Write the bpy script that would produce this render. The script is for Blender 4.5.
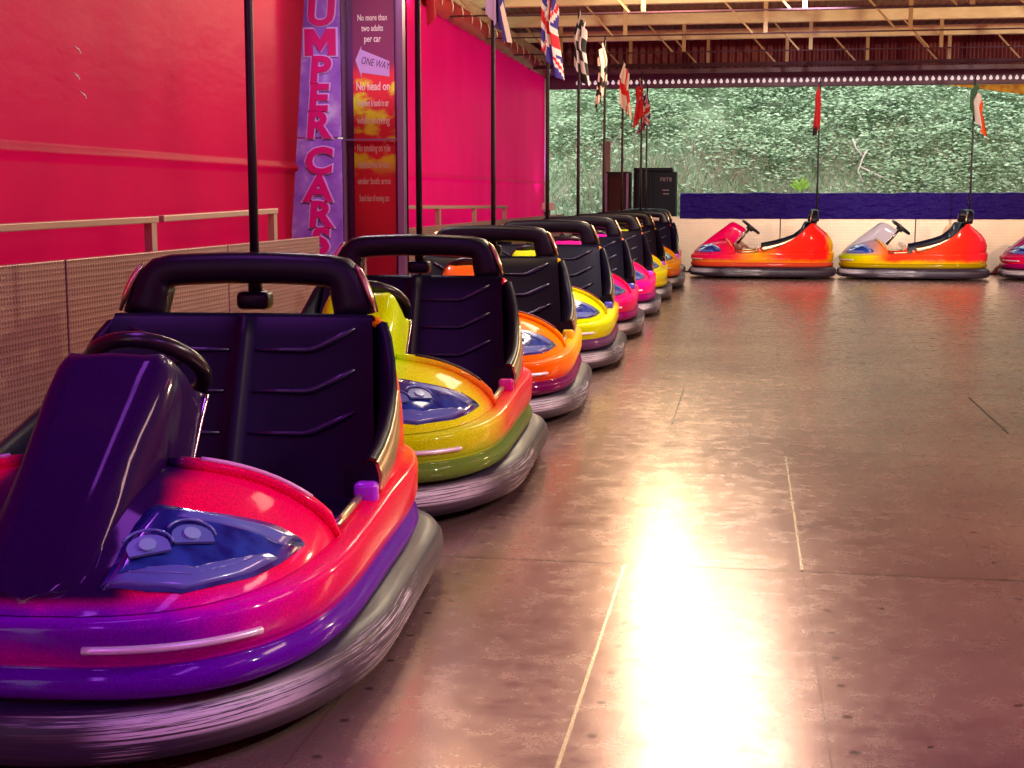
import bpy, bmesh, math, random
from mathutils import Vector, Matrix, noise
PI = math.pi
random.seed(7)
for o in list(bpy.data.objects): bpy.data.objects.remove(o)
scn = bpy.context.scene
COL = scn.collection

# ------------------------------------------------------------------ camera
cam_d = bpy.data.cameras.new('camera'); cam = bpy.data.objects.new('camera', cam_d); COL.objects.link(cam)
cam_d.sensor_fit = 'HORIZONTAL'; cam_d.sensor_width = 36.0; cam_d.lens = 1400/1024*36.0; cam_d.clip_end = 200
_fwd = Vector((-0.16335206, 0.97764386, -0.13239559))
_q = _fwd.to_track_quat('-Z', 'Y')
cam.rotation_mode = 'QUATERNION'; cam.rotation_quaternion = _q; cam.location = (0, 0, 1.12)
scn.camera = cam
# ------------------------------------------------------------------ view
vs = scn.view_settings
vs.view_transform = 'Standard'; vs.look = 'None'; vs.exposure = 0.0; vs.gamma = 1.0; vs.use_curve_mapping = False
# ------------------------------------------------------------------ world: overcast daylight
w = bpy.data.worlds.new('overcast_sky'); scn.world = w; w.use_nodes = True
bg = w.node_tree.nodes['Background']; bg.inputs[0].default_value = (0.97, 0.98, 0.95, 1); bg.inputs[1].default_value = 3.0

def area_light(name, loc, size, energy, color, rot=(0,0,0), spread=180):
    l = bpy.data.lights.new(name, 'AREA'); l.shape = 'RECTANGLE'; l.size, l.size_y = size
    l.energy = energy; l.color = color; l.spread = math.radians(spread)
    o = bpy.data.objects.new(name, l); o.location = loc; o.rotation_euler = rot; COL.objects.link(o)
    return o
WARM = (1.0, 0.84, 0.62); PURPLE = (0.50, 0.10, 1.0); MAGENTA = (1.0, 0.10, 0.45)
LAMPS_AND_FILL = [(-0.25, 12.0, 3.04, 1.0, 1.6, 90, WARM), (-0.15, 9.2, 3.04, 1.0, 1.6, 100, WARM),
         (-0.2, 6.2, 3.04, 0.6, .6, 14, WARM),
         (-1.9, 3.2, 3.04, 0.3, 1.4, 22, PURPLE), (2.6, 4.6, 3.04, .6, 1.4, 105, (1, .55, .50)), (0.6, 1.0, 3.04, .3, 1.4, 34, PURPLE),  # purple, magenta and pink lamps are added fill with no source in view
         (-1.6, -.6, 3.04, .3, 1.4, 40, PURPLE), (2.2, 2.2, 3.04, .3, 1.4, 25, MAGENTA), (3.4, 8.5, 3.04, .3, 1.4, 30, MAGENTA), (-2.6, 8.7, 3.04, .6, .3, 42, (.95, .85, 1.0))]
for i, (x, y, z, sx, sy, e, c) in enumerate(LAMPS_AND_FILL):
    area_light('ceiling_lamp_and_fill_light', (x, y, z-.035), (sx, sy), e, c)
FILL_SPOTS = [(.6, 12.9, 3.05, .6, 20.6, .5, 1200), (3.6, 12.9, 3.05, 3.4, 20.6, .5, 1200), (3.4, 3.2, 3.05, -1.2, 3.6, .35, 380), (3.4, 7.0, 3.05, -1.2, 7.6, .4, 600), (3.0, 10.6, 3.05, -1.0, 13.5, .4, 600)]  # added unseen spots that brighten the cars and back barrier
for x, y, z, tx, ty, tz, e in FILL_SPOTS:
    l = bpy.data.lights.new('fill_spot_light', 'SPOT'); l.energy = e; l.color = (1, .95, .86); l.shadow_soft_size = .06; l.spot_size = math.radians(44); l.spot_blend = .8
    o = bpy.data.objects.new('fill_spot_light', l); o.location = (x, y, z); o.rotation_euler = Vector((tx-x, ty-y, tz-z)).to_track_quat('-Z', 'Y').to_euler(); COL.objects.link(o)
BULBS_AND_FILL = [(-.75, 13.5, 3.04, 200), (6.2, 13.3, 2.98, 800), (-3.0, 12.6, 2.98, 60), (-1.6, 7.4, 2.98, 65)]  # right-hand and last bulbs added to brighten roof beams and signs
for x, y, z, e in BULBS_AND_FILL:
    l = bpy.data.lights.new('bulb_and_fill_light', 'POINT'); l.energy = e; l.color = (1, .74, .40); l.shadow_soft_size = .08
    o = bpy.data.objects.new('bulb_and_fill_light', l); o.location = (x, y, z); COL.objects.link(o)

# ------------------------------------------------------------------ materials
def mat(name, color=(.5,.5,.5), rough=.5, metal=0., coat=0., spec=.5, emit=None, es=0.):
    m = bpy.data.materials.new(name); m.use_nodes = True
    b = m.node_tree.nodes['Principled BSDF']
    b.inputs['Base Color'].default_value = (*color, 1); b.inputs['Roughness'].default_value = rough
    b.inputs['Metallic'].default_value = metal; b.inputs['Coat Weight'].default_value = coat
    b.inputs['Coat Roughness'].default_value = .08; b.inputs['Specular IOR Level'].default_value = spec
    if emit: b.inputs['Emission Color'].default_value = (*emit, 1); b.inputs['Emission Strength'].default_value = es
    return m
class NT:
    def __init__(s, m): s.t = m.node_tree; s.b = s.t.nodes.get('Principled BSDF')
    def n(s, k, **kw):
        q = s.t.nodes.new(k)
        for a, v in kw.items(): setattr(q, a, v)
        return q
    def l(s, a, b): s.t.links.new(a, b)
    def put(s, sock, v):
        if hasattr(v, 'is_output') or isinstance(v, bpy.types.NodeSocket): s.l(v, sock)
        else: sock.default_value = v
    def math(s, op, a, b=0.0, c=0.0, clamp=False):
        q = s.n('ShaderNodeMath', operation=op); q.use_clamp = clamp
        s.put(q.inputs[0], a); s.put(q.inputs[1], b); s.put(q.inputs[2], c)
        return q.outputs[0]
    def xyz(s, kind='Object'):
        tc = s.n('ShaderNodeTexCoord'); sp = s.n('ShaderNodeSeparateXYZ'); s.l(tc.outputs[kind], sp.inputs[0])
        return tc.outputs[kind], sp.outputs[0], sp.outputs[1], sp.outputs[2]
    def noise(s, vec, scale, detail=4, rough=.5, stretch=None):
        if stretch:
            mp = s.n('ShaderNodeMapping'); mp.inputs['Scale'].default_value = stretch; s.l(vec, mp.inputs[0]); vec = mp.outputs[0]
        q = s.n('ShaderNodeTexNoise'); q.inputs['Scale'].default_value = scale; q.inputs['Detail'].default_value = detail
        q.inputs['Roughness'].default_value = rough; s.l(vec, q.inputs['Vector']); return q.outputs['Fac']
    def ramp(s, fac, stops):
        q = s.n('ShaderNodeValToRGB'); cr = q.color_ramp
        while len(cr.elements) < len(stops): cr.elements.new(.5)
        for e, (p, c) in zip(cr.elements, stops):
            e.position = p; e.color = (*c, 1) if len(c) == 3 else c
        s.put(q.inputs[0], fac); return q.outputs[0]
    def sstep(s, v, lo, hi, a=0., b=1.):
        q = s.n('ShaderNodeMapRange', interpolation_type='SMOOTHSTEP')
        s.put(q.inputs[0], v); q.inputs[1].default_value = lo; q.inputs[2].default_value = hi; q.inputs[3].default_value = a; q.inputs[4].default_value = b
        return q.outputs[0]
    def mix(s, f, a, b):
        q = s.n('ShaderNodeMix', data_type='RGBA'); s.put(q.inputs[0], f)
        for k, v in ((6, a), (7, b)):
            if isinstance(v, tuple): q.inputs[k].default_value = (*v, 1)
            else: s.l(v, q.inputs[k])
        return q.outputs[2]
    def bump(s, h, strength=.3, dist=.01):
        q = s.n('ShaderNodeBump'); q.inputs['Strength'].default_value = strength; q.inputs['Distance'].default_value = dist
        s.l(h, q.inputs['Height']); s.l(q.outputs[0], s.b.inputs['Normal'])

M = {}
M['black'] = mat('black_vinyl', (.006, .004, .012), .38, spec=.25)
M['seat'] = mat('black_moulded_seat', (.005, .004, .016), .40, spec=.2)
M['ridge'] = mat('black_seat_ridge', (.022, .016, .055), .28, spec=.7)
M['rubber_black'] = mat('black_rubber', (.012, .010, .014), .28, spec=.5)
M['pole'] = mat('dark_pole', (.014, .010, .014), .35, metal=.3)
M['chrome'] = mat('chrome', (.8, .78, .80), .18, metal=1)
M['pale_strip'] = mat('pale_metal_strip', (.80, .70, .82), .3, metal=.3)
M['gold'] = mat('brassy_metal', (.62, .46, .27), .30, metal=1)
M['purple_pad'] = mat('violet_plastic', (.42, .03, .75), .3, coat=.5)
M['housing'] = mat('lamp_housing_blue', (.10, .16, .42), .3, coat=.6)
M['lens'] = mat('lamp_lens', (.25, .42, .62), .15, coat=1)
M['lightblue'] = mat('pale_blue_hood_and_highlight', (.09, .13, .42), .3, coat=.6)  # lamp hoods, also the painted highlight bands on the panel
m = M['panel'] = mat('dark_blue_panel', (.02, .02, .16), .15, coat=1.)
t = NT(m); v, x, y, z = t.xyz(); n1 = t.noise(v, 14, 2)
t.l(t.ramp(n1, [(.4, (.008, .014, .16)), (.6, (.02, .06, .34))]), t.b.inputs['Base Color'])
# bumper rubber: dark, scuffed along its run
m = M['bumper'] = mat('scuffed_bumper_rubber', (.03, .02, .05), .38, spec=.5)
t = NT(m); v, x, y, z = t.xyz()
s1 = t.noise(v, 3.2, 5, .6, (.6, .6, 22)); s2 = t.noise(v, 7, 6, .7, (.5, .5, 40)); big = t.noise(v, 2.3, 3)
base = t.mix(t.sstep(s1, .42, .68), (.014, .009, .034), (.055, .036, .050))
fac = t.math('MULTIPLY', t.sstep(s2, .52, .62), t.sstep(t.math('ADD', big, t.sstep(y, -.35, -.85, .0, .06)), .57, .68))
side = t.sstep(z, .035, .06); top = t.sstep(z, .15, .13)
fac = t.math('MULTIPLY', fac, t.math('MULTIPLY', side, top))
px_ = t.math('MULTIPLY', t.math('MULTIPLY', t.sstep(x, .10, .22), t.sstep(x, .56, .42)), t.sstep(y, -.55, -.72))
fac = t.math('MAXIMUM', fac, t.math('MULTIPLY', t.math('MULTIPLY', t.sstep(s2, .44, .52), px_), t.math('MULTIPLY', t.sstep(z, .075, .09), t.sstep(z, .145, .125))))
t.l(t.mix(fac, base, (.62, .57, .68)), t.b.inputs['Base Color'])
t.l(t.sstep(s1, .3, .7, .42, .6), t.b.inputs['Roughness'])
t.bump(s1, .15, .004)

def paint(name, ramp, hood, lip, low, halo=None):
    """airbrushed glitter lacquer: ramp runs nose to tail, hood colour on the bonnet, low colour on the bottom band."""
    m = mat(name, (.5,.5,.5), .42, metal=.0, coat=.24, spec=.02)
    t = NT(m); v, x, y, z = t.xyz()
    nz = t.noise(v, 5, 3); fl = t.noise(v, 260, 1)
    sp = t.math('ADD', t.math('MULTIPLY', t.math('ADD', y, 1.0), .52), t.math('MULTIPLY', t.math('SUBTRACT', nz, .5), .16))
    c = t.ramp(sp, ramp)
    zz = t.math('ADD', z, t.math('MULTIPLY', t.math('SUBTRACT', nz, .5), .10))
    c = t.mix(t.sstep(zz, .285, .215), c, low)
    ax = t.math('ABSOLUTE', x)
    if halo:
        h = t.math('MULTIPLY', t.sstep(z, .33, .37), t.sstep(y, -.40, -.72)); c = t.mix(h, c, halo)
    wob = t.math('ADD', ax, t.math('MULTIPLY', t.math('SUBTRACT', nz, .5), .08))
    hf = t.math('MULTIPLY', t.math('MULTIPLY', t.sstep(wob, .235, .165), t.sstep(z, .335, .36)), t.sstep(y, -.2, -.26))
    c = t.mix(hf, c, hood)
    c = t.mix(t.sstep(z, .232, .226), c, lip)
    # glitter flakes in the lacquer
    b = t.n('ShaderNodeHueSaturation'); t.l(t.sstep(fl, .35, .75, .82, 1.25), b.inputs['Value']); t.l(c, b.inputs['Color'])
    t.l(b.outputs[0], t.b.inputs['Base Color'])
    return m

# ------------------------------------------------------------------ object helpers
def link(name, me, m=None, parent=None, smooth=True):
    o = bpy.data.objects.new(name, me); COL.objects.link(o)
    if m is not None:
        for q in (m if isinstance(m, (list, tuple)) else [m]): me.materials.append(q)
    if smooth:
        for p in me.polygons: p.use_smooth = True
    if parent: o.parent = parent
    return o
def obj(name, bm, m=None, parent=None, smooth=True, sub=0, auto=None, bevel=0):
    bmesh.ops.remove_doubles(bm, verts=bm.verts, dist=1e-5)
    bmesh.ops.recalc_face_normals(bm, faces=bm.faces)
    me = bpy.data.meshes.new(name); bm.to_mesh(me); bm.free()
    o = link(name, me, m, parent, smooth)
    if bevel:
        md = o.modifiers.new('bevel', 'BEVEL'); md.width = bevel; md.segments = 2; md.limit_method = 'ANGLE'; md.angle_limit = math.radians(40)
    if sub:
        md = o.modifiers.new('subsurf', 'SUBSURF'); md.levels = sub; md.render_levels = sub
    if auto: 
        try: me.set_sharp_from_angle(angle=math.radians(auto))
        except Exception: pass
    return o
def thing(name, label, cat, loc=(0,0,0), rz=0, group=None):
    o = bpy.data.objects.new(name, None); COL.objects.link(o); o.location = loc; o.rotation_euler = (0,0,rz); o.empty_display_size = .1
    return tag(o, label, cat, group)
def tag(o, label=None, cat=None, group=None, kind=None):
    if label: o['label'] = label
    if cat: o['category'] = cat
    if group: o['group'] = group
    if kind: o['kind'] = kind
    return o
def struct(o): o['kind'] = 'structure'; return o
def box(bm, lo, hi, mat_i=0, M4=None):
    vs_ = [bm.verts.new((a, b, c)) for a in (lo[0], hi[0]) for b in (lo[1], hi[1]) for c in (lo[2], hi[2])]
    if M4:
        for q in vs_: q.co = M4 @ q.co
    for f in ((0,1,3,2),(4,6,7,5),(0,4,5,1),(2,3,7,6),(0,2,6,4),(1,5,7,3)):
        ff = bm.faces.new([vs_[i] for i in f]); ff.material_index = mat_i
    return vs_
def bar(bm, a, b, w, h=None, up=(0,0,1)):
    a, b = Vector(a), Vector(b); d = (b-a); L = d.length; d.normalize(); h = h or w
    u = Vector(up); 
    if abs(d.dot(u)) > .95: u = Vector((0,1,0))
    r = d.cross(u).normalized(); u = r.cross(d).normalized()
    Mx = Matrix((( *r, ), ( *d, ), ( *u, ))).transposed().to_4x4(); Mx.translation = a
    box(bm, (-w/2, 0, -h/2), (w/2, L, h/2), M4=Mx)
def grid(bm, rows, close_u=False, close_v=False, mi=0):
    vv = [[bm.verts.new(p) for p in r] for r in rows]
    R, C_ = len(vv), len(vv[0])
    for i in range(R if close_v else R-1):
        for j in range(C_ if close_u else C_-1):
            q = [vv[i][j], vv[i][(j+1) % C_], vv[(i+1) % R][(j+1) % C_], vv[(i+1) % R][j]]
            try: bm.faces.new(q).material_index = mi
            except ValueError: pass
    return vv
def tube(bm, pts, r, n=10, closed=False, cap=True, flat=1.0):
    pts = [Vector(p) for p in pts]; k = len(pts); rows = []
    up = Vector((0,0,1))
    d0 = (pts[1]-pts[0]).normalized()
    if abs(d0.dot(up)) > .9: up = Vector((1,0,0))
    for i, p in enumerate(pts):
        if closed: d = pts[(i+1) % k]-pts[i-1]
        else: d = pts[min(i+1, k-1)]-pts[max(i-1, 0)]
        d.normalize(); a = d.cross(up).normalized(); b = a.cross(d).normalized(); up = b
        rr = r[i] if isinstance(r, (list, tuple)) else r
        rows.append([p + a*math.cos(2*PI*j/n)*rr + b*math.sin(2*PI*j/n)*rr*flat for j in range(n)])
    vv = grid(bm, rows, close_u=True, close_v=closed)
    if cap and not closed:
        bm.faces.new(vv[0]); bm.faces.new(vv[-1])
def interp(x, tab):
    if x <= tab[0][0]: return tab[0][1]
    for (a, p), (b, q) in zip(tab, tab[1:]):
        if x <= b:
            k = (x-a)/(b-a); return p+(q-p)*k
    return tab[-1][1]
def sm(x, a, b):
    k = max(0, min(1, (x-a)/(b-a))); return k*k*(3-2*k)
FONT = None
def text_mesh(name, body, size, m, parent=None, mtx=None, extrude=.002, align='CENTER', shear=0, offset=0, sx=1.0):
    cu = bpy.data.curves.new(name, 'FONT'); cu.body = body; cu.size = size; cu.align_x = align; cu.align_y = 'CENTER'
    cu.extrude = extrude; cu.shear = shear; cu.offset = offset; cu.resolution_u = 3
    tmp = bpy.data.objects.new('tmp', cu); COL.objects.link(tmp)
    dg = bpy.context.evaluated_depsgraph_get(); me = bpy.data.meshes.new_from_object(tmp.evaluated_get(dg))
    bpy.data.objects.remove(tmp); me.name = name
    me.transform(Matrix.Diagonal((sx, 1, 1, 1)))
    if mtx: me.transform(mtx)
    me.materials.clear()
    return link(name, me, m, parent, smooth=False)

# ================================================================== THE SETTING
WX = -3.05     # canvas side wall
BX = -2.75     # chequer-plate barrier on the left
BY = 21.25     # barrier across the back
RX = 9.0
# floor ------------------------------------------------------------
m = M['floor'] = mat('worn_steel_plate', (.5,.4,.4), .3, metal=.72)
t = NT(m); v, x, y, z = t.xyz()
na = t.noise(v, .9, 5, .6); nb = t.noise(v, 11, 8, .75, (1, .8, 1)); nc = t.noise(v, 42, 3, .6)
sc = t.noise(v, 5, 8, .8, (.5, 1.5, 1)); sc2 = t.noise(v, 6.0, 8, .8, (.45, 1.9, 1))
c = t.ramp(na, [(.3, (.30, .185, .175)), (.52, (.42, .275, .24)), (.72, (.52, .37, .30))])
c = t.mix(t.math('MULTIPLY', t.sstep(nb, .50, .75), .28), c, (.20, .115, .13))
c = t.mix(t.math('MULTIPLY', t.sstep(sc, .54, .74), .26), c, (.55, .42, .36))
spots = t.sstep(t.noise(v, 17, 2, .5, (1, 1, 1)), .735, .755)
c = t.mix(t.math('MULTIPLY', spots, .85), c, (.06, .03, .04))
# plate joints: 1.22 m wide, 2 m long, staggered
def dline(q, period, phase, wdt):
    a = t.math('PINGPONG', t.math('SUBTRACT', q, phase), period/2); return t.math('LESS_THAN', a, wdt)
jy = dline(y, 2.03, 4.20, .0055); jx = dline(x, .536, -.348, .0022)
c = t.mix(t.math('MULTIPLY', jy, .8), c, (.05, .03, .03)); c = t.mix(t.math('MULTIPLY', jx, .35), c, (.06, .035, .04))
# rivets along the joints
rvx = t.math('PINGPONG', t.math('SUBTRACT', x, -.348+.05), .536/2); rvy = t.math('PINGPONG', y, .10)
rv = t.math('LESS_THAN', t.math('ADD', t.math('POWER', rvx, 2.), t.math('POWER', rvy, 2.)), .00012)
c = t.mix(t.math('MULTIPLY', rv, .7), c, (.07, .04, .04))
t.l(c, t.b.inputs['Base Color'])
rg = t.math('ADD', t.sstep(nb, .3, .7, .20, .30), t.math('MULTIPLY', t.math('SUBTRACT', sc2, .5), .16))
t.l(rg, t.b.inputs['Roughness'])
hh = t.math('ADD', t.math('ADD', t.math('MULTIPLY', na, .6), t.math('MULTIPLY', nb, .06)), t.math('MULTIPLY', nc, .008))
t.bump(hh, .16, .02)
bm = bmesh.new(); box(bm, (-6, -4, -.12), (RX+1, BY+1.2, 0))
struct(obj('floor', bm, M['floor'], smooth=False))
# raised joint strips that shine in the photo
M['strip'] = mat('polished_joint_strip', (.75, .66, .55), .25, metal=1)
for k, (x0, y0, y1) in enumerate(((-.348, 2.16, 4.19), (.186, 4.21, 6.12), (-.348, 6.9, 8.2), (1.25, 6.9, 8.1))):
    bm = bmesh.new(); box(bm, (x0-.004, y0, 0), (x0+.004, y1, .002)); struct(obj('trim_%d' % (k+1), bm, M['strip'] if k < 2 else M['pole'], smooth=False))

# chequer plate ------------------------------------------------------
def plate_mat(name, ca, cb, k=1.0):
    m = mat(name, ca, .38, metal=.55); t = NT(m); v, x, y, z = t.xyz()
    a = t.math('ADD', t.math('ADD', x, y), z); b = t.math('SUBTRACT', t.math('ADD', x, y), z)
    f = 2*PI/.045
    pa = t.math('MULTIPLY', t.math('SINE', t.math('MULTIPLY', a, f)), t.math('SINE', t.math('MULTIPLY', b, f)))
    pa2 = t.math('ADD', pa, t.math('MULTIPLY', t.math('SINE', t.math('MULTIPLY', z, f)), .35))
    h = t.sstep(pa2, .12, .5); nz = t.noise(v, 3, 4)
    c = t.mix(h, ca, cb); c = t.mix(t.math('MULTIPLY', t.sstep(nz, .4, .8), .35), c, tuple(q*.6 for q in ca))
    t.l(c, t.b.inputs['Base Color']); t.bump(h, .4, .004); return m
M['plate'] = plate_mat('chequer_plate', (.36, .22, .20), (.22, .10, .11))
M['plate_back'] = plate_mat('cream_chequer_plate', (.82, .66, .50), (.70, .52, .38))
M['joint'] = mat('dark_joint', (.06, .03, .06), .5)
M['cap'] = mat('barrier_cap', (.66, .48, .40), .35, metal=.6)
wl = struct(link('wall_left', bpy.data.meshes.new('wall_left')))
bm = bmesh.new(); box(bm, (BX-.06, -1.5, 0), (BX-.03, 8.85, .84)); box(bm, (BX-.06, 11.2, 0), (BX-.03, BY, .84))
me = wl.data; bm.to_mesh(me); bm.free(); me.materials.append(M['joint'])
ys = [-1.5, 1.4, 3.4, 5.37, 7.2, 8.85]
for a, b in list(zip(ys, ys[1:])) + [(11.2, 13.2), (13.2, 15.2), (15.2, 17.2), (17.2, 19.2), (19.2, BY)]:
    bm = bmesh.new(); box(bm, (BX-.03, a+.008, .02), (BX, b-.008, .865))
    obj('plate_panel', bm, M['plate'], wl, smooth=False, bevel=.004)
wb = struct(link('wall_back', bpy.data.meshes.new('wall_back')))
bm = bmesh.new(); box(bm, (BX, BY+.03, 0), (RX, BY+.08, .82)); bm.to_mesh(wb.data); bm.free(); wb.data.materials.append(M['joint'])
xs = [BX, -1.2, .48, 2.42, 4.3, 6.2, 8.0]
for a, b in zip(xs, xs[1:]):
    bm = bmesh.new(); box(bm, (a+.006, BY, .02), (b-.006, BY+.03, .83)); obj('plate_panel', bm, M['plate_back'], wb, smooth=False, bevel=.004)
# purple sheeting draped over the back barrier
m = M['purple_tarp'] = mat('purple_sheeting', (.018, .003, .15), .40, spec=.15)
t = NT(m); v, x, y, z = t.xyz(); cr = t.noise(v, 2.5, 5, .6, (1.2, 1, 3)); t.bump(cr, 1.0, .12)
bm = bmesh.new(); rows = []
for i in range(161):
    X = -1.0 + i*.058; k = noise.noise((X*2.3, 0, 3.1))*.018; k2 = noise.noise((X*6, 1, 3.1))*.010
    rows.append([(X, BY-.02+k2*.5, .80+k2*.4), (X, BY-.035+k, .90), (X, BY-.03+k2, 1.02), (X, BY-.035+k, 1.12+k*.3), (X, BY-.02, 1.172+k*.9+k2*.6), (X, BY+.05, 1.185+k*.9+k2), (X, BY+.12, 1.172+k), (X, BY+.14, 1.05)])
grid(bm, rows); o = obj('tarpaulin', bm, M['purple_tarp'])
tag(o, 'dark purple plastic sheet draped along the top of the back barrier', 'sheet')
# red canvas side walls -------------------------------------------------
def canvas_mat(name, c, tr):
    m = bpy.data.materials.new(name); m.use_nodes = True; t = NT(m); nt = m.node_tree
    out = nt.nodes['Material Output']; b = t.b; b.inputs['Roughness'].default_value = .42; b.inputs['Specular IOR Level'].default_value = .15
    v, x, y, z = t.xyz(); nz = t.noise(v, .8, 4, .6, (1, 1, .5)); nf = t.noise(v, 160, 1); wr = t.noise(v, 2.2, 5, .6, (1, .8, 2))
    col = t.mix(t.sstep(nz, .35, .7), c, tuple(q*.78 for q in c)); t.l(col, b.inputs['Base Color'])
    tl = t.n('ShaderNodeBsdfTranslucent'); tc_ = t.mix(t.sstep(nz, .35, .7), tr, tuple(q*.8 for q in tr)); t.l(tc_, tl.inputs[0])
    mx = t.n('ShaderNodeMixShader'); mx.inputs[0].default_value = .62
    t.l(b.outputs[0], mx.inputs[1]); t.l(tl.outputs[0], mx.inputs[2]); t.l(mx.outputs[0], out.inputs[0])
    t.bump(t.math('ADD', wr, t.math('MULTIPLY', nf, .02)), .16, .05); return m
M['canvas'] = canvas_mat('red_canvas', (.40, .002, .03), (.34, .0, .035))
M['canvas2'] = canvas_mat('bright_red_canvas', (.48, .002, .07), (.46, .0, .075))
def canvas(ya, yb, yb_low, zt, name, m, seed):
    bm = bmesh.new(); rows = []
    N = 90
    for i in range(N+1):
        r = []
        zs = [.30, .6, .9, 1.15, 1.265, 1.285, 1.30, 1.32, 1.345, 1.36, 1.5, 1.8, 2.1, 2.5, 2.9, 3.3] 
        for z in zs:
            if z > zt: z = zt
            k = (z-.7)/(2.5-.7); yend = yb_low + (yb-yb_low)*k
            Y = ya + (yend-ya)*i/N
            f = .022*noise.noise((Y*.9, z*.25, seed)) + .012*noise.noise((Y*2.6, z*.5, seed+5))
            f += .028*max(0, 1-abs(z-1.315)/.03)**.5           # rolled seam
            r.append((WX + f, Y, z))
        rows.append(r)
    grid(bm, rows); return obj(name, bm, m)
c1 = canvas(-1.5, 9.55, 9.12, 3.32, 'canvas_sheet', M['canvas'], 1.7)
tag(c1, 'deep red canvas side sheet with a horizontal seam behind the near handrail', 'canvas')
c2 = canvas(11.0, 21.16, 21.16, 2.93, 'canvas_sheet', M['canvas2'], 8.3)
tag(c2, 'bright pinkish red canvas side sheet hung under a timber rail beyond the sign', 'canvas')
# small pale marks on the near sheet
M['white'] = mat('white_cord', (.8, .76, .78), .5)
for (yy, zz) in ((6.08, 1.78), (6.06, 1.66), (6.12, 1.58)):
    bm = bmesh.new(); tube(bm, [(WX+.035, yy-.03, zz+.015), (WX+.042, yy, zz+.002), (WX+.035, yy+.03, zz-.010)], .004, 6)
    obj('pale_mark', bm, M['white'], c1)
bm = bmesh.new(); rows = [[(RX+.02*math.sin(y*1.7), y, z) for z in (0, 1, 2, 3.42)] for y in [-3.2+i*.5 for i in range(50)]]
grid(bm, rows); struct(obj('added_wall_right', bm, M['canvas']))  # added unseen canvas, closes the right side to darken the arena
bm = bmesh.new(); rows = [[(x, -3.2+.02*math.sin(x*1.7), z) for z in (0, 1, 2, 3.42)] for x in [WX+i*.5 for i in range(25)]]
grid(bm, rows); struct(obj('added_wall_front', bm, M['canvas']))  # added unseen canvas behind the camera, keeps daylight out
# timber rail and red lacing strip on top of the far sheet
M['timber'] = mat('grey_timber', (.42, .30, .24), .6)
t = NT(M['timber']); v, x, y, z = t.xyz(); nz = t.noise(v, 6, 5, .6, (4, .5, 4)); t.l(t.ramp(nz, [(.3, (.30, .21, .17)), (.7, (.52, .38, .30))]), t.b.inputs['Base Color'])
bm = bmesh.new(); box(bm, (WX-.03, 11.0, 3.07), (WX+.09, 21.25, 3.19)); o = struct(obj('trim_5', bm, M['timber'], smooth=False, bevel=.006))
M['dkred'] = mat('dark_red_vinyl', (.30, .004, .02), .4)
bm = bmesh.new(); rows = []
for i in range(81):
    Y = 11.0+i*.1268; rows.append([(WX+.05, Y, 3.10), (WX+.10+.006*math.sin(Y*9), Y, 3.03), (WX+.09+.006*math.sin(Y*7), Y, 2.93), (WX+.03, Y, 2.88+.01*math.sin(Y*13))])
grid(bm, rows); la = obj('lacing_strip', bm, M['dkred']); tag(la, 'dark red vinyl lacing strip along the top of the far red sheet', 'strip')
for k in range(20):
    bm = bmesh.new(); Y = 11.5+k*.5
    tube(bm, [(WX+.105, Y-.02, 3.06), (WX+.118, Y, 3.0), (WX+.105, Y+.03, 2.95)], .007, 6); obj('lace', bm, M['white'], la)
# fascia above the side wall
M['fascia'] = mat('maroon_board', (.10, .03, .06), .6)
bm = bmesh.new(); box(bm, (WX-.32, -1.5, 3.1), (WX-.26, BY+1, 3.62)); struct(obj('trim_6', bm, M['fascia'], smooth=False))
bm = bmesh.new(); box(bm, (-3.44, 9.02, 0), (-3.43, 11.6, 3.42)); box(bm, (-3.44, 9.01, 0), (WX-.034, 9.02, 3.42)); struct(obj('trim_10', bm, M['canvas'], smooth=False))  # added unseen canvas screen, stops the glass pane mirroring open sky
# corner post
M['post'] = mat('dark_red_post', (.10, .02, .03), .45)
bm = bmesh.new(); box(bm, (WX-.02, BY-.08, 0), (WX+.06, BY+.02, 3.3)); struct(obj('trim_7', bm, M['post'], smooth=False, bevel=.01))
bm = bmesh.new(); tube(bm, [(WX+.02, BY-.12, .9), (WX+.02, BY-.12, 2.9)], .012, 8); struct(obj('trim_8', bm, M['white']))

# ceiling -----------------------------------------------------------
m = M['roof'] = mat('maroon_corrugated_roof', (.20, .05, .07), .5, metal=.2)
t = NT(m); v, x, y, z = t.xyz()
wv = t.math('SINE', t.math('MULTIPLY', x, 2*PI/.11)); nz = t.noise(v, 1.2, 4)
t.l(t.ramp(nz, [(.3, (.11, .012, .035)), (.55, (.17, .028, .05)), (.75, (.24, .055, .055))]), t.b.inputs['Base Color']); t.bump(wv, .8, .02)
bm = bmesh.new(); rows = []
box(bm, (-3.4, -3, 3.42), (RX+.3, BY+.9, 3.47)); struct(obj('ceiling', bm, M['roof'], smooth=False))
bm = bmesh.new(); box(bm, (-3.4, BY+.12, 2.92), (RX+.3, BY+.16, 3.43)); struct(obj('trim_9', bm, M['roof'], smooth=False))
m = M['steel'] = mat('cream_steel', (.9, .78, .55), .5)
t = NT(m); v, x, y, z = t.xyz(); nz = t.noise(v, 5, 4, .6, (1, 3, 3)); t.l(t.ramp(nz, [(.3, (.80, .64, .44)), (.6, (.93, .82, .60))]), t.b.inputs['Base Color'])
M['strut'] = mat('tan_steel', (.40, .26, .15), .5)
M['dksteel'] = mat('dark_purple_steel', (.07, .03, .05), .85, spec=.1)
TR = [19.75, 18.0, 16.1, 14.1, 12.0, 9.0, 6.0, 3.0]
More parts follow.
